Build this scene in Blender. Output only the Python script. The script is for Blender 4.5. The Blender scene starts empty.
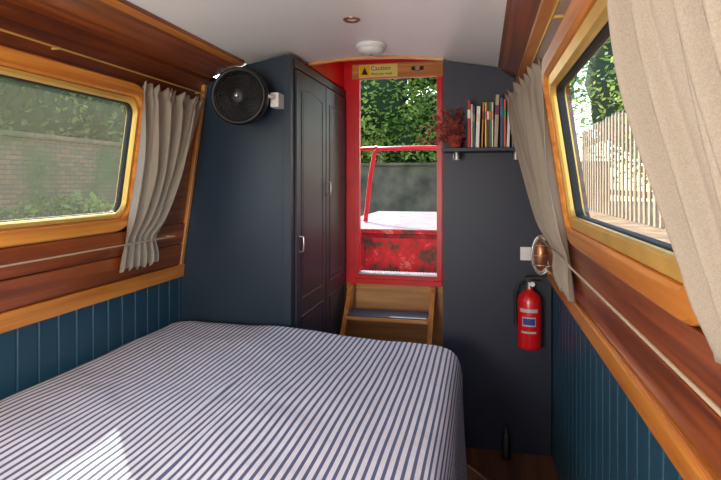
import bpy, bmesh, math, random
from mathutils import Vector, Matrix, noise
random.seed(7)
pi=math.pi
XC=-0.60
# ------------------------------------------------------------ helpers
def lin(c):
    return tuple(((v/255)/12.92 if v/255<=0.04045 else ((v/255+0.055)/1.055)**2.4) for v in c)+(1,)
def newmat(name):
    m=bpy.data.materials.new(name); m.use_nodes=True
    nt=m.node_tree; b=nt.nodes['Principled BSDF']; return m,nt,b
def paint(name,c,rough=0.5,metal=0.0,var=0.12,scale=6,bump=0.0,bscale=60,spec=0.5,coat=0):
    m,nt,b=newmat(name); N=nt.nodes; L=nt.links
    tc=N.new('ShaderNodeTexCoord'); nz=N.new('ShaderNodeTexNoise'); nz.inputs['Scale'].default_value=scale; nz.inputs['Detail'].default_value=5
    L.new(tc.outputs['Object'],nz.inputs['Vector'])
    cr=N.new('ShaderNodeValToRGB'); l=lin(c)
    cr.color_ramp.elements[0].position=.3; cr.color_ramp.elements[1].position=.7
    cr.color_ramp.elements[0].color=tuple(v*(1-var) for v in l[:3])+(1,)
    cr.color_ramp.elements[1].color=tuple(min(1,v*(1+var)) for v in l[:3])+(1,)
    L.new(nz.outputs['Fac'],cr.inputs['Fac']); L.new(cr.outputs['Color'],b.inputs['Base Color'])
    b.inputs['Roughness'].default_value=rough; b.inputs['Metallic'].default_value=metal
    b.inputs['Specular IOR Level'].default_value=spec
    b.inputs['Coat Weight'].default_value=coat; b.inputs['Coat Roughness'].default_value=.15
    if bump>0:
        n2=N.new('ShaderNodeTexNoise'); n2.inputs['Scale'].default_value=bscale; n2.inputs['Detail'].default_value=4
        L.new(tc.outputs['Object'],n2.inputs['Vector'])
        bp=N.new('ShaderNodeBump'); bp.inputs['Strength'].default_value=bump; bp.inputs['Distance'].default_value=.01
        L.new(n2.outputs['Fac'],bp.inputs['Height']); L.new(bp.outputs['Normal'],b.inputs['Normal'])
    return m
def wood(name,c1,c2,axis='Y',rough=0.35,coat=0.3,fine=28):
    m,nt,b=newmat(name); N=nt.nodes; L=nt.links
    tc=N.new('ShaderNodeTexCoord'); mp=N.new('ShaderNodeMapping')
    s={'X':(1.2,fine,fine),'Y':(fine,1.2,fine),'Z':(fine,fine,1.2)}[axis]
    mp.inputs['Scale'].default_value=s
    L.new(tc.outputs['Object'],mp.inputs['Vector'])
    nz=N.new('ShaderNodeTexNoise'); nz.inputs['Scale'].default_value=1.0; nz.inputs['Detail'].default_value=7; nz.inputs['Distortion'].default_value=.6
    L.new(mp.outputs['Vector'],nz.inputs['Vector'])
    cr=N.new('ShaderNodeValToRGB'); cr.color_ramp.elements[0].position=.32; cr.color_ramp.elements[1].position=.68
    cr.color_ramp.elements[0].color=lin(c1); cr.color_ramp.elements[1].color=lin(c2)
    L.new(nz.outputs['Fac'],cr.inputs['Fac']); L.new(cr.outputs['Color'],b.inputs['Base Color'])
    b.inputs['Roughness'].default_value=rough; b.inputs['Coat Weight'].default_value=coat; b.inputs['Coat Roughness'].default_value=.2
    bp=N.new('ShaderNodeBump'); bp.inputs['Strength'].default_value=.08; bp.inputs['Distance'].default_value=.005
    L.new(nz.outputs['Fac'],bp.inputs['Height']); L.new(bp.outputs['Normal'],b.inputs['Normal'])
    return m
class MB:
    def __init__(s): s.v=[];s.f=[];s.m=[];s.s=[];s.mats=[];s.uv=None
    def mi(s,mat):
        if mat not in s.mats: s.mats.append(mat)
        return s.mats.index(mat)
    def add(s,vs,fs,mat,smooth=False,M=None):
        o=len(s.v)
        for p in vs:
            p=Vector(p)
            if M is not None: p=M@p
            s.v.append(tuple(p))
        k=s.mi(mat)
        for f in fs: s.f.append([i+o for i in f]); s.m.append(k); s.s.append(smooth)
    def box(s,x0,x1,y0,y1,z0,z1,mat,M=None):
        s.add([(x0,y0,z0),(x1,y0,z0),(x1,y1,z0),(x0,y1,z0),(x0,y0,z1),(x1,y0,z1),(x1,y1,z1),(x0,y1,z1)],
              [(0,3,2,1),(4,5,6,7),(0,1,5,4),(1,2,6,5),(2,3,7,6),(3,0,4,7)],mat,False,M)
    def loops(s,Ls,mat,closed=True,cap0=False,cap1=False,smooth=False,M=None,wrap=False):
        n=len(Ls[0]); vs=[p for l in Ls for p in l]; fs=[]
        K=len(Ls)
        for k in range(K if wrap else K-1):
            k2=(k+1)%K
            for i in range(n if closed else n-1):
                j=(i+1)%n; fs.append((k*n+i,k*n+j,k2*n+j,k2*n+i))
        s.add(vs,fs,mat,smooth,M)
        if cap0: s.add(Ls[0],[list(range(n))[::-1]],mat,False,M)
        if cap1: s.add(Ls[-1],[list(range(n))],mat,False,M)
    def cyl(s,p0,p1,r0,r1,mat,n=20,caps=True,smooth=True):
        p0=Vector(p0);p1=Vector(p1);d=(p1-p0).normalized()
        a=d.orthogonal().normalized(); b=d.cross(a)
        l0=[p0+(a*math.cos(2*pi*i/n)+b*math.sin(2*pi*i/n))*r0 for i in range(n)]
        l1=[p1+(a*math.cos(2*pi*i/n)+b*math.sin(2*pi*i/n))*r1 for i in range(n)]
        s.loops([l0,l1],mat,True,caps,caps,smooth)
    def tube(s,pts,r,mat,n=8,closed=False,rs=None):
        pts=[Vector(p) for p in pts]; K=len(pts); Ls=[]
        a=None
        for i,p in enumerate(pts):
            if closed: t=(pts[(i+1)%K]-pts[i-1])
            else: t=pts[min(i+1,K-1)]-pts[max(i-1,0)]
            t.normalize()
            if a is None: a=t.orthogonal().normalized()
            a=(a-t*a.dot(t)).normalized(); b=t.cross(a)
            rr_=rs[i] if rs else r
            Ls.append([p+(a*math.cos(2*pi*k/n)+b*math.sin(2*pi*k/n))*rr_ for k in range(n)])
        s.loops(Ls,mat,True,not closed,not closed,True,wrap=closed)
    def lathe(s,prof,mat,n=32,M=None,smooth=True,cap=True):
        Ls=[[(r*math.cos(2*pi*i/n),r*math.sin(2*pi*i/n),h) for i in range(n)] for r,h in prof]
        s.loops(Ls,mat,True,cap,cap,smooth,M)
    def prismY(s,poly,y0,y1,mat):
        s.loops([[(x,y0,z) for x,z in poly],[(x,y1,z) for x,z in poly]],mat,True,True,True)
    def finish(s,name,bevel=0,parent=None,recalc=True,weld=False):
        xs=[v[0] for v in s.v];ys=[v[1] for v in s.v];zs=[v[2] for v in s.v]
        c=Vector(((min(xs)+max(xs))/2,(min(ys)+max(ys))/2,(min(zs)+max(zs))/2))
        me=bpy.data.meshes.new(name)
        me.from_pydata([tuple(Vector(v)-c) for v in s.v],[],s.f)
        for m in s.mats: me.materials.append(m)
        for p,k,sm in zip(me.polygons,s.m,s.s): p.material_index=k; p.use_smooth=sm
        if s.uv:
            ul=me.uv_layers.new(name='UVMap')
            for lp in me.loops: ul.data[lp.index].uv=s.uv[lp.vertex_index]
        if recalc:
            bm=bmesh.new(); bm.from_mesh(me)
            if weld: bmesh.ops.remove_doubles(bm,verts=bm.verts,dist=1e-5)
            bmesh.ops.recalc_face_normals(bm,faces=bm.faces); bm.to_mesh(me); bm.free()
        ob=bpy.data.objects.new(name,me); ob.location=c
        bpy.context.scene.collection.objects.link(ob)
        if bevel>0:
            md=ob.modifiers.new('bevel','BEVEL'); md.width=bevel; md.segments=2; md.limit_method='ANGLE'; md.angle_limit=math.radians(40)
        if parent: ob.parent=parent
        return ob
def hw(z):
    return .95 if z<=.93 else .95-(z-.93)*.147
def wp(side,y,z,o=0): return (XC+side*(hw(z)-o),y,z)
def rr(a0,a1,b0,b1,r,n=7):
    r=max(r,.0005); P=[]
    for cx,cy,st in ((a1-r,b0+r,-pi/2),(a1-r,b1-r,0),(a0+r,b1-r,pi/2),(a0+r,b0+r,pi)):
        for k in range(n+1):
            t=st+pi/2*k/n; P.append((cx+r*math.cos(t),cy+r*math.sin(t)))
    return P
# ------------------------------------------------------------ materials
M_ceil=paint('ceiling_paint',(247,246,242),.35,var=.03,scale=2)
M_mahog=wood('mahogany_wood',(98,44,21),(164,84,38),'Y',.3,.5)
M_mahogL=wood('mahogany_dark',(80,35,18),(132,66,30),'Y',.3,.5)
M_oak=wood('golden_oak',(184,104,32),(226,152,64),'Y',.35,.4)
M_oakZ=wood('golden_oak_vert',(176,106,44),(216,146,70),'Z',.35,.4)
M_oakX=wood('golden_oak_x',(190,122,54),(232,174,96),'X',.35,.4)
M_ply=wood('door_plywood',(176,120,68),(210,156,96),'X',.45,.2,18)
M_floor=wood('floor_oak',(76,46,26),(116,74,44),'Y',.4,.3,16)
M_blue=paint('blue_panel_paint',(34,73,93),.38,var=.10,scale=3,bump=.05)
M_ward=paint('wardrobe_paint',(28,45,60),.4,var=.10,scale=2.5,bump=.04)
M_navy=paint('navy_bulkhead_paint',(25,33,52),.5,var=.10,scale=3,bump=.03)
M_red=paint('red_gloss_paint',(232,24,36),.35,var=.12,scale=7,bump=.05)
M_brass=paint('brass_frame',(226,184,96),.36,.45,var=.1,scale=9)
M_rubber=paint('rubber_black',(22,22,22),.7)
M_black=paint('black_plastic',(18,18,20),.5)
M_white=paint('white_plastic',(232,230,226),.4,var=.03)
M_steel=paint('steel',(190,190,188),.3,.9,var=.06)
M_cream=paint('rail_cream',(186,166,138),.45,var=.05)
M_copper=paint('copper',(176,120,84),.3,.7)
def worn(name,cs,ps,sc=9):
    m,nt,b=newmat(name); N=nt.nodes;L=nt.links
    tc=N.new('ShaderNodeTexCoord'); nz=N.new('ShaderNodeTexNoise'); nz.inputs['Scale'].default_value=sc; nz.inputs['Detail'].default_value=8; nz.inputs['Roughness'].default_value=.7
    L.new(tc.outputs['Object'],nz.inputs['Vector'])
    cr=N.new('ShaderNodeValToRGB'); e=cr.color_ramp.elements
    e[0].position=ps[0];e[0].color=lin(cs[0]); e[1].position=ps[1];e[1].color=lin(cs[1])
    for p,c in zip(ps[2:],cs[2:]):
        x=e.new(p); x.color=lin(c)
    L.new(nz.outputs['Fac'],cr.inputs['Fac']);L.new(cr.outputs['Color'],b.inputs['Base Color']); b.inputs['Roughness'].default_value=.6
    return m
M_wred=worn('worn_red_paint',[(80,70,56),(110,80,60),(186,44,46),(200,56,56),(206,150,136)],[.38,.45,.48,.57,.62],6)
M_deck=worn('faded_deck_paint',[(140,66,68),(132,104,106),(140,120,120),(132,66,68)],[.36,.46,.58,.68],5)
def linen():
    m,nt,b=newmat('linen_curtain'); N=nt.nodes;L=nt.links
    tc=N.new('ShaderNodeTexCoord'); nz=N.new('ShaderNodeTexNoise'); nz.inputs['Scale'].default_value=500; nz.inputs['Detail'].default_value=2
    L.new(tc.outputs['Object'],nz.inputs['Vector'])
    cr=N.new('ShaderNodeValToRGB'); cr.color_ramp.elements[0].color=lin((168,156,140)); cr.color_ramp.elements[1].color=lin((184,172,156))
    cr.color_ramp.elements[0].position=.3;cr.color_ramp.elements[1].position=.7
    L.new(nz.outputs['Fac'],cr.inputs['Fac'])
    b.inputs['Roughness'].default_value=.9; b.inputs['Specular IOR Level'].default_value=.1
    L.new(cr.outputs['Color'],b.inputs['Base Color'])
    tr=N.new('ShaderNodeBsdfTranslucent'); L.new(cr.outputs['Color'],tr.inputs['Color'])
    mx=N.new('ShaderNodeMixShader'); mx.inputs[0].default_value=.3
    L.new(b.outputs[0],mx.inputs[1]);L.new(tr.outputs[0],mx.inputs[2]);L.new(mx.outputs[0],N['Material Output'].inputs['Surface'])
    return m
M_linen=linen()
def glass(name,dirt,dcol):
    m,nt,b=newmat(name); N=nt.nodes;L=nt.links
    N.remove(b)
    tr=N.new('ShaderNodeBsdfTransparent'); tr.inputs[0].default_value=(.95,.97,.96,1)
    gl=N.new('ShaderNodeBsdfGlossy'); gl.inputs['Roughness'].default_value=.03
    di=N.new('ShaderNodeBsdfTranslucent'); di.inputs[0].default_value=lin(dcol)
    d2=N.new('ShaderNodeBsdfDiffuse'); d2.inputs[0].default_value=lin(dcol)
    ma=N.new('ShaderNodeMixShader'); ma.inputs[0].default_value=.4; L.new(di.outputs[0],ma.inputs[1]);L.new(d2.outputs[0],ma.inputs[2])
    tc=N.new('ShaderNodeTexCoord'); nz=N.new('ShaderNodeTexNoise'); nz.inputs['Scale'].default_value=90; nz.inputs['Detail'].default_value=6; nz.inputs['Roughness'].default_value=.8
    L.new(tc.outputs['Object'],nz.inputs['Vector'])
    mr=N.new('ShaderNodeMapRange'); mr.inputs[1].default_value=.35;mr.inputs[2].default_value=.75;mr.inputs[3].default_value=dirt*.4;mr.inputs[4].default_value=dirt*1.8
    L.new(nz.outputs['Fac'],mr.inputs[0])
    m1=N.new('ShaderNodeMixShader'); L.new(mr.outputs[0],m1.inputs[0]);L.new(tr.outputs[0],m1.inputs[1]);L.new(ma.outputs[0],m1.inputs[2])
    m2=N.new('ShaderNodeMixShader'); m2.inputs[0].default_value=.05; L.new(m1.outputs[0],m2.inputs[1]);L.new(gl.outputs[0],m2.inputs[2])
    L.new(m2.outputs[0],N['Material Output'].inputs['Surface'])
    return m
M_glassL=glass('dusty_glass',.12,(214,212,176))
M_glassR=glass('clear_glass',.03,(210,208,200))
def leafmat(name,c1,c2,sc=2.5):
    m,nt,b=newmat(name); N=nt.nodes;L=nt.links
    tc=N.new('ShaderNodeTexCoord'); nz=N.new('ShaderNodeTexNoise'); nz.inputs['Scale'].default_value=sc; nz.inputs['Detail'].default_value=6
    L.new(tc.outputs['Object'],nz.inputs['Vector'])
    cr=N.new('ShaderNodeValToRGB'); cr.color_ramp.elements[0].color=lin(c1); cr.color_ramp.elements[1].color=lin(c2)
    cr.color_ramp.elements[0].position=.35;cr.color_ramp.elements[1].position=.65
    L.new(nz.outputs['Fac'],cr.inputs['Fac']);L.new(cr.outputs['Color'],b.inputs['Base Color']); b.inputs['Roughness'].default_value=.6
    tr=N.new('ShaderNodeBsdfTranslucent'); L.new(cr.outputs['Color'],tr.inputs['Color'])
    mx=N.new('ShaderNodeMixShader'); mx.inputs[0].default_value=.45
    L.new(b.outputs[0],mx.inputs[1]);L.new(tr.outputs[0],mx.inputs[2]);L.new(mx.outputs[0],N['Material Output'].inputs['Surface'])
    return m
M_leaf=leafmat('leaf_green',(96,130,44),(190,208,104),1.2)
M_leafD=leafmat('leaf_dark',(80,104,46),(164,176,90),1.2)
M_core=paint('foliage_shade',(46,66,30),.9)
M_redleaf=leafmat('red_leaf',(140,56,60),(204,124,104),20)
# ------------------------------------------------------------ room shell
Y0,Y1=-2.5,3.68
b=MB(); b.box(-1.56,.36,Y0,Y1+.05,-.05,0,M_floor); 
b.finish('floor')
WIN={-1:[(-1.6,-.4),(.86,2.1)],1:[(-1.6,-.4),(.76,2.0)]}  # first span per side is an unseen opening added for light
def wall_side(side,name):
    b=MB()
    w=.092; prof=[]; y=Y0
    while y<Y1-.001:
        ye=min(y+w,Y1)
        prof+= [(y,0),(ye-.012,0),(ye-.007,-.007),(ye-.005,-.007)]
        y=ye
    prof.append((Y1,0))
    b.loops([[wp(side,yy,0,o) for yy,o in prof],[wp(side,yy,.93,o) for yy,o in prof]],M_blue,closed=False)
    wins=WIN[side]
    segs=[(Y0,-1.75,None),(-1.75,-.25,wins[0]),(-.25,.7,None),(.7,2.25,wins[1]),(2.25,Y1,None)]
    for a,c,wn in segs:
        if wn is None:
            b.add([wp(side,a,.93),wp(side,c,.93),wp(side,c,1.96),wp(side,a,1.96)],[(0,1,2,3)],M_mahogL)
        else:
            out=[wp(side,p,q) for p,q in rr(a,c,.93,1.96,.0005)]
            inn=[wp(side,p,q) for p,q in rr(wn[0]+.03,wn[1]-.03,1.19+.03,1.81-.03,.10)]
            inb=[wp(side,p,q,-.06) for p,q in rr(wn[0]+.03,wn[1]-.03,1.19+.03,1.81-.03,.10)]
            b.loops([out,inn,inb],M_mahogL)
    return b.finish(name)
wall_side(-1,'wall_left'); wall_side(1,'wall_right')
def window(side,y0,y1,name,gm,bw=.022):
    z0,z1=1.19,1.81
    b=MB()
    def ring(prof,mat,r=.13):
        b.loops([[wp(side,p,q,o) for p,q in rr(y0+i,y1-i,z0+i,z1-i,r-i)] for i,o in prof],mat,smooth=False)
    ring([(0,0.001),(0,.018),(.007,.027),(.048,.027),(.056,.018),(.056,-.03)],M_oak)
    e=.056+bw
    ring([(.056,-.03),(.056,.008),(.061,.014),(e,.014),(e+.006,.006),(e+.007,-.035),(.066,-.035)],M_brass)
    ring([(e+.006,-.004),(e+.010,-.008),(e+.010,-.03)],M_rubber)
    b.add([wp(side,p,q,-.016) for p,q in rr(y0+e+.006,y1-e-.006,z0+e+.006,z1-e-.006,.046)],[list(range(32))],gm)
    return b.finish(name)
window(-1,.86,2.1,'window_1',M_glassL,.018); window(1,.76,2.0,'window_2',M_glassR,.034)
window(-1,-1.6,-.4,'added_window_3',M_glassL); window(1,-1.6,-.4,'added_window_4',M_glassR)  # unseen pair behind the camera, added to let in more daylight
for side,nm,ye in ((-1,'left',2.555),(1,'right',2.895)):
    b=MB()
    def strip(z0,z1,o0,o1,mat,y0=Y0+.01,y1=ye):
        b.loops([[wp(side,yy,z0,0),wp(side,yy,z0,o1),wp(side,yy,z1,o1),wp(side,yy,z1,0)] for yy in (y0,y1)],mat,True,True,True)
    strip(.975,1.078,0,.012,M_mahog); strip(1.084,1.186,0,.012,M_mahog)
    b.finish('trim_panel_'+nm,.003)
    b=MB(); strip(.905,.972,0,.026,M_oak); b.finish('trim_rail_'+nm,.006)
    b=MB()
    xi=-1.18 if side<0 else .075
    zi=2.018
    xw=XC+side*(hw(1.93)-.0)
    b.prismY([(xi,zi),(xi,zi-.014),(xw,1.925),(xw,1.96)],Y0+.01,ye,M_mahog)
    b.finish('trim_cornice_'+nm)
    b=MB()
    b.prismY([(xw-side*.002,1.93),(xw-side*.03,1.945),(xw-side*.034,1.915),(xw+side*.003,1.895)],Y0+.01,ye,M_oak if side>0 else M_mahogL)
    b.prismY([(xi+side*.0,zi-.002),(xi+side*.03,zi-.004),(xi+side*.03,zi-.03),(xi+side*.004,zi-.022)],Y0+.01,ye,M_oak if side<0 else M_mahog)
    b.finish('trim_bead_'+nm,.003)
b=MB()
b.loops([[wp(-1,2.53+dy,.972,o) for dy,o in ((0,0),(0,.02),(.026,.02),(.026,0))],[wp(-1,2.53+dy,1.9,o) for dy,o in ((0,0),(0,.02),(.026,.02),(.026,0))]],M_oakZ,True,True,True)
b.finish('trim_corner_left',.003)
def cz(x): return 2.08-.18*(x-XC)**2
b=MB()
def ceil(x0,x1,y0,y1,n=16):
    l=[x0+(x1-x0)*i/n for i in range(n+1)]
    b.loops([[(x,y0,cz(x)) for x in l],[(x,y1,cz(x)) for x in l]],M_ceil,closed=False,smooth=True)
ceil(-1.2,.1,Y0,2.88); ceil(-1.2,-.945,2.88,Y1,4); ceil(-.2,.1,2.88,Y1,4)
b.finish('ceiling')
b=MB(); b.box(-1.6,.4,Y0,2.86,2.10,2.13,M_steel); b.box(-1.6,-.965,2.86,Y1,2.10,2.13,M_steel); b.box(-.17,.4,2.86,Y1,2.10,2.13,M_steel)  # unseen outer slab, added to stop light leaking in above the ceiling
b.finish('roof_light_block')
b=MB()
b.box(-.965,-.942,2.86,Y1,2.05,2.32,M_red); b.box(-.198,-.175,2.86,Y1,2.05,2.32,M_red)
b.box(-.965,-.175,2.86,Y1+.1,2.32,2.35,M_ceil); 
xs=[-.942+(.744)*i/10 for i in range(11)]
b.loops([[(x,2.86,cz(x)-.012) for x in xs]+[(x,2.86,2.13) for x in xs[::-1]],[(x,2.885,cz(x)-.012) for x in xs]+[(x,2.885,2.13) for x in xs[::-1]]],M_oakX,True,True,True)
b.box(-.965,-.175,2.86,2.885,2.12,2.32,M_red)
b.finish('trim_hatch')
b=MB(); b.box(-1.56,.36,Y0-.04,Y0,0,2.1,M_ceil); b.finish('wall_front')
b=MB()
b.box(-.945,-.198,Y1,Y1+.03,0,.715,M_ply)
b.box(-1.56,-.945,Y1,Y1+.03,0,2.12,M_navy); b.box(-.198,.36,Y1,Y1+.03,0,2.12,M_navy)
b.box(-.94,-.2,Y1-.012,Y1,.66,.70,M_oakX)
b.finish('wall_back')
b=MB()
b.prismY([(-.203,0),(.345,0),(.345,.93),(XC+hw(1.9)-.004,1.9),(.072,2.0),(-.203,2.045)],2.9,3.675,M_navy)
b.finish('wall_bulkhead',.004)
b=MB()
b.box(-.945,-.835,Y1-.03,Y1+.04,.70,2.32,M_red); b.box(-.285,-.198,Y1-.03,Y1+.04,.70,2.32,M_red)
b.box(-.835,-.285,Y1-.03,Y1+.04,2.20,2.32,M_red)
b.box(-.835,-.285,Y1-.03,Y1+.04,.70,.765,M_red)
b.box(-.86,-.825,Y1-.05,Y1-.03,.74,2.2,M_red); b.box(-.295,-.26,Y1-.05,Y1-.03,.74,2.2,M_red)
b.box(-.86,-.26,Y1-.05,Y1-.03,.70,.735,M_red)
b.box(-.83,-.29,Y1-.055,Y1+.03,.766,.778,M_steel)
for i in range(25): b.box(-.822+i*.0208,-.812+i*.0208,Y1-.052,Y1+.028,.778,.781,M_steel)
b.box(-.87,-.245,Y1-.075,Y1-.03,2.105,2.205,M_oakX)
b.finish('door_1',.003)
par=bpy.data.objects.new('caution_sign',None); bpy.context.scene.collection.objects.link(par)
M_yel=paint('sign_yellow',(255,206,20),.4,var=.03); M_signw=paint('sign_white',(255,240,130),.4,var=.03)
b=MB(); b.box(-.82,-.555,Y1-.081,Y1-.0755,2.112,2.198,M_signw); b.box(-.815,-.745,Y1-.083,Y1-.081,2.118,2.192,M_yel)
b.add([(-.78,Y1-.0835,2.182),(-.803,Y1-.0835,2.130),(-.757,Y1-.0835,2.130)],[(0,1,2)],M_black)
b.finish('plate',parent=par)
for t,z,sz in (('Caution',2.158,.042),('Mind your head',2.127,.023)):
    cu=bpy.data.curves.new('text','FONT'); cu.body=t; cu.size=sz; cu.extrude=.0004; cu.materials.append(M_black)
    o=bpy.data.objects.new('lettering',cu); o.location=(-.738,Y1-.0825,z); o.rotation_euler=(pi/2,0,0); bpy.context.scene.collection.objects.link(o); o.parent=par
b=MB(); b.cyl((-.42,Y1-.078,2.16),(-.42,Y1-.092,2.16),.02,.016,M_steel); b.box(-.46,-.38,Y1-.083,Y1-.0755,2.148,2.172,M_black); b.finish('door_latch')
# ------------------------------------------------------------ wardrobe
b=MB()
wx=lambda z: XC-hw(z)+.006
b.prismY([(-.94,0.0),(-.94,2.04),(-1.17,2.0),(wx(1.91),1.905),(wx(.93),.93),(wx(0),0.0)],2.56,3.64,M_ward)
b.box(-.972,-.93,2.548,2.60,0.0,2.035,M_ward)
b.box(-.945,-.925,2.60,3.63,1.985,2.03,M_ward)
def wdoor(y0,y1,z0,z1):
    x=-.94
    b.box(x,x+.02,y0,y1,z0,z1,M_ward)
    def arch(a0,a1,c0,c1,h):
        P=[(a0,c0),(a1,c0)]
        n=12
        for i in range(n+1):
            t=i/n; yy=a1+(a0-a1)*t; s_=math.sin(pi*t)
            P.append((yy,c1-h+h*s_))
        return P
    for c0,c1,h in ((z0+.08,z0+.62,0.0),(z0+.70,z1-.08,.018)):
        L=[]
        for ins,xo in ((0,.0201),(.004,.0225),(.010,.0225),(.016,.0203),(.03,.0203),(.036,.0215)):
            L.append([(x+xo,p,q) for p,q in arch(y0+.065+ins,y1-.065-ins,c0+ins,c1-ins,h)])
        b.loops(L,M_ward,True,False,True)
wdoor(2.612,3.135,.08,1.975); wdoor(3.145,3.63,.08,1.975)
for yy,zz in ((2.65,1.08),(3.16,1.36)):
    b.tube([(-.92,yy,zz-.04),(-.897,yy,zz-.036),(-.895,yy,zz),(-.897,yy,zz+.036),(-.92,yy,zz+.04)],.005,M_steel)
b.finish('wardrobe',.003)
# ------------------------------------------------------------ bed
def stripes():
    m,nt,bs=newmat('striped_cotton'); N=nt.nodes;L=nt.links
    uv=N.new('ShaderNodeUVMap'); uv.uv_map='UVMap'
    sp=N.new('ShaderNodeSeparateXYZ'); L.new(uv.outputs[0],sp.inputs[0])
    mu=N.new('ShaderNodeMath'); mu.operation='MULTIPLY'; mu.inputs[1].default_value=1/.0235; L.new(sp.outputs[0],mu.inputs[0])
    fr=N.new('ShaderNodeMath'); fr.operation='FRACT'; L.new(mu.outputs[0],fr.inputs[0])
    cr=N.new('ShaderNodeValToRGB'); e=cr.color_ramp.elements
    w=lin((222,223,232)); s=lin((84,96,128))
    e[0].position=0;e[0].color=w; e[1].position=.54;e[1].color=w
    x=e.new(.58);x.color=s; x=e.new(.94);x.color=s; x=e.new(.99);x.color=w
    L.new(fr.outputs[0],cr.inputs[0])
    L.new(cr.outputs[0],bs.inputs['Base Color']); bs.inputs['Roughness'].default_value=.9; bs.inputs['Specular IOR Level'].default_value=.15
    bs.inputs['Sheen Weight'].default_value=.1
    tc=N.new('ShaderNodeTexCoord'); nz=N.new('ShaderNodeTexNoise'); nz.inputs['Scale'].default_value=6; nz.inputs['Detail'].default_value=4
    L.new(tc.outputs['Object'],nz.inputs['Vector'])
    bp=N.new('ShaderNodeBump'); bp.inputs['Strength'].default_value=.5; bp.inputs['Distance'].default_value=.045
    L.new(nz.outputs['Fac'],bp.inputs['Height']);L.new(bp.outputs['Normal'],bs.inputs['Normal'])
    return m
M_str=stripes()
b=MB()
bx0,bx1,by0,by1=-1.535,-.085,.15,2.53
prof=[(-.012,.12),(-.004,.3),(0,.45),(0,.56),(.006,.60),(.018,.63),(.036,.648),(.06,.656)]
i=.1
while i<.7: prof.append((i,.66)); i+=.03
Ls=[];uvs=[]
for ins,z in prof:
    loop=[]
    base=rr(bx0+ins,bx1-ins,by0+ins,by1-ins,max(.13-ins*.8,.01),10)
    P=[]
    K=len(base)
    for k in range(K):
        a=Vector(base[k]);c=Vector(base[(k+1)%K]); d=(c-a).length
        n=24 if (k%11)==10 else 1
        for q in range(n): P.append(a.lerp(c,q/n))
    for p in P:
        x,y=p
        nz=noise.noise(Vector((x*2.2,y*1.8,z)))*.016+noise.noise(Vector((x*6,y*5,3)))*.006
        tilt=.052*(bx1-x)/(bx1-bx0)
        zz=z+((nz+tilt) if z>.5 else nz*.3+tilt*z/.6)
        sx=x
        if z<.6:
            wv=.012*math.sin(y*9+x*7)*(.66-z)/.5
            if x>bx1-.15: x+=wv
        sx+=noise.noise(Vector((x*2,y*1.5,9)))*.006
        loop.append((x,y,zz))
        drop=max(0,.66-z)
        rs=1.0 if (x>bx1-.05-ins and y<by1-.1) else 0.0
        if ins>=.06: rs=0
        uvs.append((sx+drop*rs, y))
    Ls.append(loop)
b.loops(Ls,M_str,True,False,False,True)
n=len(Ls[-1]); o=len(b.v)-n
b.f.append([o+k for k in range(n)]); b.m.append(0); b.s.append(True)
b.uv=uvs
cover=b.finish('duvet_cover')
b2=MB(); b2.box(bx0+.02,bx1-.06,by0+.03,by1-.05,.0,.34,M_blue); b2.box(bx0+.02,bx1-.03,by0+.03,by1-.03,.34,.60,M_white)
fr_=b2.finish('bed_base',.01)
par=bpy.data.objects.new('bed',None); bpy.context.scene.collection.objects.link(par)
cover.parent=par; fr_.parent=par
# ------------------------------------------------------------ curtains
def curtain(name,side,yt,yb,zt,zb,folds,o_t,o_b,amp,pz=None,pw=.3,mid=None,seed=0,oy=0,bulge=.018):
    b=MB(); nu,nv=140,60; Ls=[]
    for j in range(nv+1):
        t=j/nv; z=zt+(zb-zt)*t
        if mid:
            e0=(1-t)**2*yt[0]+2*t*(1-t)*mid[0]+t*t*yb[0]; e1=(1-t)**2*yt[1]+2*t*(1-t)*mid[1]+t*t*yb[1]
        else: e0=yt[0]+(yb[0]-yt[0])*t; e1=yt[1]+(yb[1]-yt[1])*t
        pinch=0
        if pz: pinch=math.exp(-((z-pz)/.06)**2)
        head=math.exp(-((t-.05)/.02)**2)
        c=(e0+e1)/2; hwid=(e1-e0)/2*(1-pw*pinch)
        o=o_t+(o_b-o_t)*t-.012*pinch+bulge*math.sin(pi*min(1,t*1.2))
        row=[]
        for i in range(nu+1):
            u=i/nu
            ph=2*pi*folds*u+seed+1.4*math.sin(t*2.2+u*3+seed)
            a=amp*(.55+.45*math.sin(pi*t))*(1-.6*pinch)*(1-.5*head)
            f=math.sin(ph)+.4*math.sin(ph*2.3+t*3)+.45*noise.noise(Vector((u*6,t*3,seed)))
            hd=math.exp(-(t/.05)**2)*.008*math.sin(2*pi*folds*2.5*u)
            y=c+(2*u-1)*hwid+.008*math.cos(ph)
            zz=z+(.008*math.sin(ph+1) if j>=nv-1 else 0)+(.010*math.sin(2*pi*folds*2.5*u) if j==0 else 0)
            row.append(wp(side,y,zz,o+oy*(u-.3)*(1-t)+a*f*.8+hd))
        Ls.append(row)
    b.loops(Ls,M_linen,closed=False,smooth=True)
    ob=b.finish(name,weld=False)
    md=ob.modifiers.new('thick','SOLIDIFY'); md.thickness=.003
    return ob
curtain('curtain',-1,(2.01,2.50),(2.0,2.25),1.815,1.02,5,.035,.045,.028,pz=1.145,pw=.2,mid=(2.03,2.30),seed=1,bulge=.03)
curtain('curtain.001',1,(1.98,2.76),(1.92,2.25),1.825,1.0,5,.045,.045,.024,pz=1.13,pw=.2,mid=(1.96,2.45),seed=2.2,oy=.08,bulge=.005)
curtain('curtain.002',1,(.30,.775),(.36,.765),1.90,1.165,4.5,.045,.03,.024,pz=1.17,pw=.0,seed=4)
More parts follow.
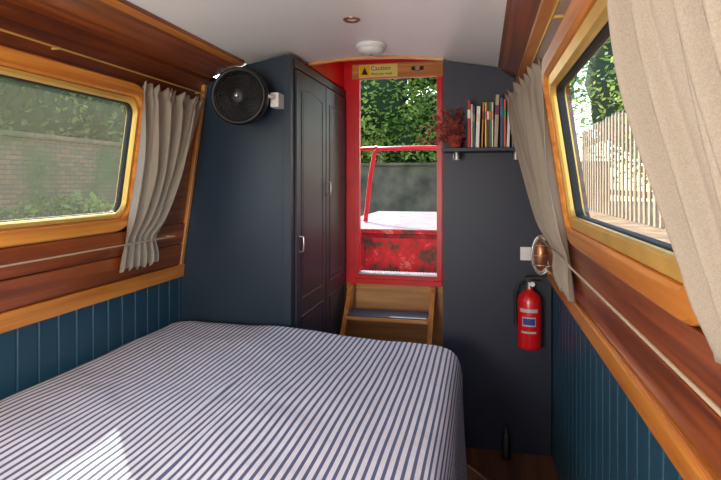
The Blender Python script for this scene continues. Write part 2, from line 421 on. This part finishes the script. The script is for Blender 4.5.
for side,nm,ye in ((-1,'',2.5),(1,'.001',2.86)):
    b=MB()
    z=1.135
    b.tube([wp(side,y,z,.052) for y in (-2.3,-.5,.5,1.5,ye-.12)],.0036,M_cream)
    for y in (ye-.13,.2,-2.0): b.tube([wp(side,y,z,.05),wp(side,y,z,.012)],.004,M_cream)
    b.finish('curtain_tieback_rail'+nm)
    b=MB(); z=1.85 
    b.tube([wp(side,y,z,.028) for y in (-2.3,-.5,.5,1.5,ye)],.0035,M_brass)
    for y in (ye-.02,1.55,.2,-2.0): b.tube([wp(side,y,z,.028),wp(side,y,z,0)],.005,M_brass)
    b.finish('curtain_rod'+nm)
# ------------------------------------------------------------ fan
def fan():
    C=Vector((-1.13,2.40,1.81)); d=Vector((.10,-1,-.05)).normalized()
    q=d.to_track_quat('Z','Y').to_matrix().to_4x4(); M=Matrix.Translation(C)@q
    b=MB()
    R=.134
    b.lathe([(R-.016,.035),(R-.006,.044),(R+.003,.03),(R+.003,-.02),(R-.01,-.045),(R-.02,-.04),(R-.012,.0),(R-.016,.035)],M_black,40,M,cap=False)
    for k in range(30):
        a0=2*pi*k/30; P=[]
        for j in range(9):
            t=j/8; r=.034+(R-.050)*t; a=a0+.9*t*t
            P.append(M@Vector((r*math.cos(a),r*math.sin(a),.052-.014*t*t)))
        b.tube(P,.0026,M_black,6)
    for rr_ in (.062,.092):
        b.tube([M@Vector((rr_*math.cos(2*pi*i/32),rr_*math.sin(2*pi*i/32),.05-.006*rr_/.09)) for i in range(32)],.002,M_black,6,closed=True)
    b.lathe([(.002,.062),(.030,.060),(.042,.052),(.042,.044)],M_black,28,M)
    b.lathe([(.012,.0605),(.016,.0632),(.002,.0645)],M_steel,20,M)
    for k in range(3):
        a0=2*pi*k/3; Ls=[]
        for j in range(6):
            t=j/5; r=.025+.085*t; row=[]
            for i in range(6):
                s_=(i/5-.5)*(1.3-.2*t); row.append(M@Vector((r*math.cos(a0+s_+t*.4),r*math.sin(a0+s_+t*.4),.012+s_*.03)))
            Ls.append(row)
        b.loops(Ls,M_rubber,closed=False,smooth=True)
    b.lathe([(R-.014,-.04),(.105,-.06),(.07,-.08),(.045,-.10),(.02,-.105)],M_black,32,M)
    b.tube([M@Vector((.0,.0,-.08)),C+Vector((.06,.125,.01)),C+Vector((.15,.135,-.0))],.012,M_black)
    b.box(-1.005,-.965,2.47,2.548,1.765,1.835,M_white)
    b.tube([M@Vector((R,0,0)),C+Vector((.15,.04,0)),(-1.0,2.49,1.80)],.009,M_white)
    b.box(-1.17,-1.10,2.535,2.559,1.77,1.85,M_black)
    b.tube([C+Vector((0,.08,0)),(-1.135,2.545,1.81)],.014,M_black)
    b.finish('wall_fan')
fan()
# ------------------------------------------------------------ ceiling things
b=MB(); T=Matrix.Translation((-.535,2.62,cz(-.535)))@Matrix.Rotation(pi,4,'X')
b.lathe([(.075,0),(.078,.006),(.078,.014),(.070,.02),(.066,.022),(.066,.030),(.056,.042),(.03,.048),(.002,.049)],M_white,40,T)
b.lathe([(.012,.0475),(.011,.051),(.002,.052)],M_steel,16,T); b.finish('smoke_alarm')
M_bulb,nt,bs=newmat('lamp_lens'); bs.inputs['Base Color'].default_value=lin((230,220,200)); bs.inputs['Roughness'].default_value=.25
b=MB(); T=Matrix.Translation((-.53,2.19,cz(-.53)))@Matrix.Rotation(pi,4,'X')
b.lathe([(.036,0),(.036,.004),(.030,.008),(.024,.004),(.022,-.002)],M_copper,32,T,cap=False); b.lathe([(.023,-.001),(.002,.001)],M_bulb,24,T); b.finish('ceiling_downlight')
# ------------------------------------------------------------ shelf, books, plant
b=MB(); b.box(-.198,.205,2.74,2.898,1.552,1.572,M_navy)
for x in (-.13,.16):
    b.box(x-.008,x+.008,2.78,2.898,1.535,1.552,M_black)
b.finish('wall_shelf',.003)
for k,x in enumerate((-.125,.165)):
    b=MB(); b.cyl((x,2.79,1.551),(x,2.79,1.515),.016,.020,M_steel); b.cyl((x,2.79,1.515),(x,2.79,1.512),.016,.016,M_bulb)
    b.finish('shelf_spotlight' + ('' if k==0 else '.001'))
b=MB()
cols=[(190,50,44),(232,218,188),(70,110,140),(240,234,222),(210,140,70),(240,208,100),(130,70,60),(90,150,110),(236,230,216),(190,170,140),(70,90,130),(220,100,70),(240,234,226),(150,140,130),(120,50,80),(226,190,130),(240,232,220)]
mats=[paint('book_%d'%i,c,.6,var=.05,scale=20) for i,c in enumerate(cols)]
M_page=paint('book_pages',(236,230,212),.8)
x=-.072; i=0
while x<.175:
    th=random.choice((.010,.013,.016,.02)); h=random.uniform(.205,.24)+(.03 if x>.05 else 0); dp=random.uniform(.115,.13)
    tilt=0 if random.random()<.88 else .035
    T=Matrix.Translation((x,2.765,1.5725))@Matrix.Rotation(tilt,4,'Y')
    m=mats[i%len(mats)]
    b.box(0,.0018,0,dp,0,h,m,T); b.box(th-.0018,th,0,dp,0,h,m,T); b.box(0,th,0,.002,0,h,m,T)
    b.box(.0018,th-.0018,.002,dp-.004,.004,h-.004,M_page,T)
    b.box(.001,th-.001,-.0008,0,h*.62,h*.8,mats[(i*5+3)%len(mats)],T)
    x+=th+.0008+(h*tilt if tilt else 0); i+=1
b.finish('books_on_shelf')
M_terra=paint('terracotta',(150,60,50),.7)
b=MB(); px=-.135; T=Matrix.Translation((px,2.815,1.5722))
b.lathe([(.028,0),(.036,.05),(.040,.05),(.040,.065),(.034,.065),(.032,.052),(.002,.05)],M_terra,28,T)
for k in range(64):
    a=random.uniform(0,2*pi); el=random.uniform(.1,1.4); ln=random.uniform(.09,.2)
    dx,dy,dz=math.cos(a)*math.cos(el),math.sin(a)*math.cos(el)*.35,math.sin(el)
    if dx>0: dx*=.3
    P=[Vector((px,2.815,1.63))+Vector((dx*ln*t*(.6+.7*t),dy*ln*t,dz*ln*t-.05*t*t)) for t in (0,.3,.6,.85,1)]
    b.tube(P,.0012,M_redleaf,4)
    for p in P[1:]:
        for q in range(3):
            n=Vector((random.uniform(-1,.6),random.uniform(-1,.6),random.uniform(-.5,1))).normalized(); s_=n.orthogonal().normalized()
            L=.022; W=.007
            b.add([p,p+n*L*.5+s_*W,p+n*L,p+n*L*.5-s_*W],[(0,1,2,3)],M_redleaf)
b.finish('potted_plant',recalc=False)
# ------------------------------------------------------------ switch, bulkhead lamp, extinguisher
b=MB()
b.box(.192,.246,2.888,2.899,.998,1.066,M_white)
for z in (1.012,1.038): b.box(.208,.230,2.882,2.888,z,z+.02,M_white)
b.finish('light_switch',.002)
b=MB()
cx,cz_,yy=.292,1.03,2.895
def oval(rx,rz,y): return [(cx+rx*math.cos(2*pi*i/36),y,cz_+rz*math.sin(2*pi*i/36)) for i in range(36)]
b.loops([oval(.047,.100,2.899),oval(.047,.100,2.885),oval(.040,.09,2.878)],M_steel,True,True,True,True)
b.tube(oval(.045,.098,2.87),.006,M_steel,8,closed=True)
b.loops([oval(.036,.085,2.878),oval(.034,.08,2.862),oval(.022,.055,2.85),oval(.004,.01,2.846)],M_copper,True,False,True,True)
for dz in (-.05,0,.05): b.tube([(cx-.046,2.87,cz_+dz),(cx-.02,2.845,cz_+dz),(cx+.02,2.845,cz_+dz),(cx+.046,2.87,cz_+dz)],.003,M_steel,6)
b.finish('bulkhead_lamp')
M_exr=paint('extinguisher_red',(206,24,28),.25,var=.05,coat=.5); M_lab=paint('label_white',(190,180,180),.5,var=.03); M_labb=paint('label_blue',(40,60,140),.5)
b=MB(); ex=(.232,2.822); T=Matrix.Translation((ex[0],ex[1],.57))
b.lathe([(.045,0),(.056,.004),(.058,.015),(.058,.235),(.052,.262),(.034,.28),(.020,.288),(.018,.30)],M_exr,36,T)
def arc(z0,z1,a0,a1,mat,r=.0587):
    P0=[(ex[0]+r*math.cos(a0+(a1-a0)*i/12),ex[1]+r*math.sin(a0+(a1-a0)*i/12),z0) for i in range(13)]
    b.loops([P0,[(p[0],p[1],z1) for p in P0]],mat,closed=False,smooth=True)
arc(.758,.775,-pi*.8,-pi*.3,M_lab); arc(.655,.665,-pi*.75,-pi*.35,M_lab); arc(.69,.735,-pi*.72,-pi*.36,M_lab)
arc(.697,.729,-pi*.7,-pi*.38,M_labb,.059)
b.cyl((ex[0],ex[1],.868),(ex[0],ex[1],.90),.016,.016,M_steel)
b.box(ex[0]-.014,ex[0]+.055,ex[1]-.008,ex[1]+.008,.897,.907,M_black); b.box(ex[0]-.014,ex[0]+.06,ex[1]-.008,ex[1]+.008,.918,.927,M_black,)
b.box(ex[0]-.02,ex[0]+.012,ex[1]-.012,ex[1]+.012,.887,.927,M_black)
b.tube([(ex[0]-.015,ex[1],.895),(ex[0]-.05,ex[1]-.01,.89),(ex[0]-.07,ex[1]-.01,.845),(ex[0]-.068,ex[1]-.01,.745),(ex[0]-.066,ex[1]-.01,.685)],.008,M_black)
b.cyl((ex[0]+.012,ex[1]-.018,.893),(ex[0]+.012,ex[1]-.026,.893),.012,.012,M_white)
b.box(ex[0]-.02,ex[0]+.02,2.88,2.898,.62,.88,M_black); b.box(ex[0]-.064,ex[0]+.064,ex[1]-.004,2.885,.79,.80,M_black)
b.finish('fire_extinguisher')
# ------------------------------------------------------------ steps
M_tread=paint('tread_rubber',(66,76,86),.6)
b=MB()
for x in (-.885,-.33):
    b.loops([[(xx,3.665,.70),(xx,3.56,.70),(xx,2.98,0),(xx,3.10,0)] for xx in (x,x+.03)],M_oakZ,True,True,True)
for z,y in ((.54,3.42),(.30,3.22),(.08,3.04)):
    b.box(-.855,-.33,y-.06,y+.13,z-.025,z,M_oakX); b.box(-.85,-.335,y-.062,y+.128,z,z+.008,M_tread)
b.finish('boarding_steps',.004)
b=MB(); T=Matrix.Translation((.12,2.84,0))
b.lathe([(.022,0),(.022,.10),(.018,.105),(.018,.13),(.008,.135),(.008,.16),(.002,.162)],M_black,20,T); b.finish('floor_bottle')
# ------------------------------------------------------------ stern outside
b=MB()
b.box(-1.5,.3,3.75,4.5,.60,.64,M_wred)
b.box(-1.35,.2,4.5,7.2,-.12,.96,M_wred); b.box(-1.38,.23,4.47,7.23,.965,1.0,M_wred); b.box(-1.37,.22,4.48,7.22,1.0,1.004,M_deck)
b.box(-.95,-.25,4.44,4.47,.66,.93,M_wred); b.box(-1.5,.3,3.76,4.5,-.12,.6,M_wred)
b.finish('stern_deck',.008)
b=MB()
R=[(-1.12,5.2,1.01),(-1.07,5.2,1.45),(-1.03,5.2,1.68),(-1.0,5.2,1.725),(-.6,5.2,1.73),(.1,5.2,1.725),(.2,5.2,1.68),(.24,5.2,1.4),(.26,5.2,1.01)]
b.tube(R,.022,M_red,10)
b.tube([(-1.30,5.6,1.01),(-1.45,5.6,1.6),(-1.4,5.5,1.735),(-1.0,5.2,1.735)],.02,M_red,10)
b.finish('stern_railing')
# ------------------------------------------------------------ exterior
M_water,nt,bs=newmat('canal_water'); bs.inputs['Base Color'].default_value=lin((62,70,46)); bs.inputs['Roughness'].default_value=.08
nz=nt.nodes.new('ShaderNodeTexNoise'); nz.inputs['Scale'].default_value=6; bp=nt.nodes.new('ShaderNodeBump'); bp.inputs['Strength'].default_value=.3; bp.inputs['Distance'].default_value=.05
nt.links.new(nz.outputs['Fac'],bp.inputs['Height']);nt.links.new(bp.outputs['Normal'],bs.inputs['Normal'])
b=MB(); b.box(-6.9,.9,-8,15.9,-.5,-.12,M_water); b.finish('canal_water')
M_path=paint('gravel_path',(136,112,84),.9,var=.45,scale=5,bump=.6,bscale=30)
b=MB(); b.box(.95,9,-8,15.9,-.5,.88,M_path); b.finish('towpath')
M_fence=wood('fence_wood',(150,128,100),(196,174,146),'Z',.7,0)
b=MB(); y=2.2
while y<11.5:
    h=1.55+random.uniform(-.03,.03)
    b.loops([[(xx,y,.885),(xx,y+.08,.885),(xx,y+.08,.88+h-.05),(xx,y+.04,.88+h),(xx,y,.88+h-.05)] for xx in (1.95,1.972)],M_fence,True,True,True)
    y+=.21
for z in (1.2,2.1): b.box(1.972,2.02,2.2,11.5,z,z+.08,M_fence)
b.finish('picket_fence')
def brick():
    m,nt,bs=newmat('old_brick'); N=nt.nodes;L=nt.links
    tc=N.new('ShaderNodeTexCoord')
    cx=N.new('ShaderNodeSeparateXYZ'); L.new(tc.outputs['Object'],cx.inputs[0]); cb=N.new('ShaderNodeCombineXYZ'); 
    ad=N.new('ShaderNodeMath'); L.new(cx.outputs[0],ad.inputs[0]);L.new(cx.outputs[1],ad.inputs[1]); L.new(ad.outputs[0],cb.inputs[0]);L.new(cx.outputs[2],cb.inputs[1])
    br=N.new('ShaderNodeTexBrick'); br.inputs['Scale'].default_value=1; br.inputs['Brick Width'].default_value=.22; br.inputs['Row Height'].default_value=.075; br.inputs['Mortar Size'].default_value=.008
    br.inputs['Color1'].default_value=lin((122,104,76)); br.inputs['Color2'].default_value=lin((156,118,84)); br.inputs['Mortar'].default_value=lin((92,86,70))
    L.new(cb.outputs[0],br.inputs['Vector'])
    nz=N.new('ShaderNodeTexNoise'); nz.inputs['Scale'].default_value=1.1; nz.inputs['Detail'].default_value=6; L.new(tc.outputs['Object'],nz.inputs['Vector'])
    cr=N.new('ShaderNodeValToRGB'); cr.color_ramp.elements[0].position=.46; cr.color_ramp.elements[0].color=(0,0,0,1); cr.color_ramp.elements[1].position=.66
    L.new(nz.outputs['Fac'],cr.inputs['Fac'])
    mx=N.new('ShaderNodeMixRGB'); mx.inputs[2].default_value=lin((74,92,48)); L.new(cr.outputs[0],mx.inputs[0]); L.new(br.outputs['Color'],mx.inputs[1])
    L.new(mx.outputs[0],bs.inputs['Base Color']); bs.inputs['Roughness'].default_value=.9
    return m
M_brick=brick()
b=MB(); b.box(-7.4,-7.0,-6,12.2,-.5,2.1,M_brick); b.box(-7.45,-6.95,-6,12.2,2.1,2.18,M_brick); b.finish('canal_brick_wall')
def foliage(name,blobs,n,size,mat,trunks=()):
    b=MB()
    for c,r in blobs:
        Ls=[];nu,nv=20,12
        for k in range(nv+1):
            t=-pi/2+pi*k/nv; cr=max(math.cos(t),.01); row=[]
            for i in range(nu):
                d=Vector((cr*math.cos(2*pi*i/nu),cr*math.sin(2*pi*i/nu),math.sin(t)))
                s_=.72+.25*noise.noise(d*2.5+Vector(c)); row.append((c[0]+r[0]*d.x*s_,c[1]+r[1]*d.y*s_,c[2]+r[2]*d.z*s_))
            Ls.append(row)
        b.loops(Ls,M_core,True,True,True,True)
        for _ in range(n):
            d=Vector((random.gauss(0,1),random.gauss(0,1),random.gauss(0,1))).normalized()
            s_=.78+.3*random.random()+.2*noise.noise(d*2.5+Vector(c))
            p=Vector((c[0]+r[0]*d.x*s_,c[1]+r[1]*d.y*s_,c[2]+r[2]*d.z*s_))
            a=Vector((random.gauss(0,1),random.gauss(0,1),random.gauss(0,.6))).normalized(); w=a.orthogonal().normalized()
            L=size*random.uniform(.6,1.3); W=L*.3
            b.add([p,p+a*L*.5+w*W,p+a*L,p+a*L*.5-w*W],[(0,1,2,3)],mat)
    for p0,p1,r0 in trunks: b.cyl(p0,p1,r0,r0*.6,M_mahogL,12)
    b.finish(name,recalc=False)
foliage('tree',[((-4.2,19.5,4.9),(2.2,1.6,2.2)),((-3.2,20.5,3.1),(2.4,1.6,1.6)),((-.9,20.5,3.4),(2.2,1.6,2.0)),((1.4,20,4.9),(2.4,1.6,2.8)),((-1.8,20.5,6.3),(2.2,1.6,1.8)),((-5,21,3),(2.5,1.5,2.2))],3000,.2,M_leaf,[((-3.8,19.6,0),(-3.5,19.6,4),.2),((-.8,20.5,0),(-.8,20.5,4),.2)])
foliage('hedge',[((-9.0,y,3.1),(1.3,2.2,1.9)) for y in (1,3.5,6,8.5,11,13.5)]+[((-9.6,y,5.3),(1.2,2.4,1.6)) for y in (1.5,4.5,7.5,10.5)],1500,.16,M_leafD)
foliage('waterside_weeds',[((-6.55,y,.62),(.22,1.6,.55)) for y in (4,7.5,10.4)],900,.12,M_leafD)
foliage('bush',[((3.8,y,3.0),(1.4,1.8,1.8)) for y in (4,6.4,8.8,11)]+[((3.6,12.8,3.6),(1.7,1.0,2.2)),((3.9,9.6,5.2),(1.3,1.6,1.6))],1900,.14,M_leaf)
M_stone=paint('stone_wall',(112,100,78),.9,var=.5,scale=2,bump=.5,bscale=9)
b=MB(); b.box(-6.8,3.5,16.2,16.6,-.5,1.9,M_stone); b.box(-6.8,3.5,16.12,16.68,1.9,1.98,M_stone); b.finish('lock_wall')
# ------------------------------------------------------------ light
sun=bpy.data.lights.new('sun','SUN'); sun.energy=9; sun.angle=math.radians(.6); sun.color=(1,.90,.76)
so=bpy.data.objects.new('sun',sun); bpy.context.scene.collection.objects.link(so)
so.rotation_euler=Vector((1,-1.30,-1.24)).to_track_quat('-Z','Y').to_euler(); so.location=(-5,8,9)
w=bpy.data.worlds.new('sky'); bpy.context.scene.world=w; w.use_nodes=True; nt=w.node_tree
sk=nt.nodes.new('ShaderNodeTexSky'); sk.sky_type='NISHITA'; sk.sun_disc=False; sk.sun_elevation=math.radians(36); sk.sun_rotation=math.radians(-35)
nt.links.new(sk.outputs[0],nt.nodes['Background'].inputs[0]); nt.nodes['Background'].inputs[1].default_value=.85
def point(name,loc,e,r=.2,col=(1,.95,.88)):
    l=bpy.data.lights.new(name,'POINT'); l.energy=e; l.shadow_soft_size=r; l.color=col
    o=bpy.data.objects.new(name,l); o.location=loc; bpy.context.scene.collection.objects.link(o)
point('cabin_fill',(-.75,-.9,1.25),110,.3,(1,.95,.88))  # unseen fill light added behind the camera to brighten the cabin
point('cabin_fill.001',(-.6,.1,1.1),28,.2,(1,.95,.88))  # second added fill out of view, lifts ceiling and bed
# ------------------------------------------------------------ camera
cd=bpy.data.cameras.new('camera'); cam=bpy.data.objects.new('camera',cd); bpy.context.scene.collection.objects.link(cam)
cam.location=(0,0,1.4); cam.rotation_euler=(pi/2,0,math.atan(121.5/540)); cd.sensor_width=36; cd.lens=540/721*36; cd.shift_y=-58/721; cd.clip_start=.02
bpy.context.scene.camera=cam
bpy.context.scene.view_settings.view_transform='Standard'
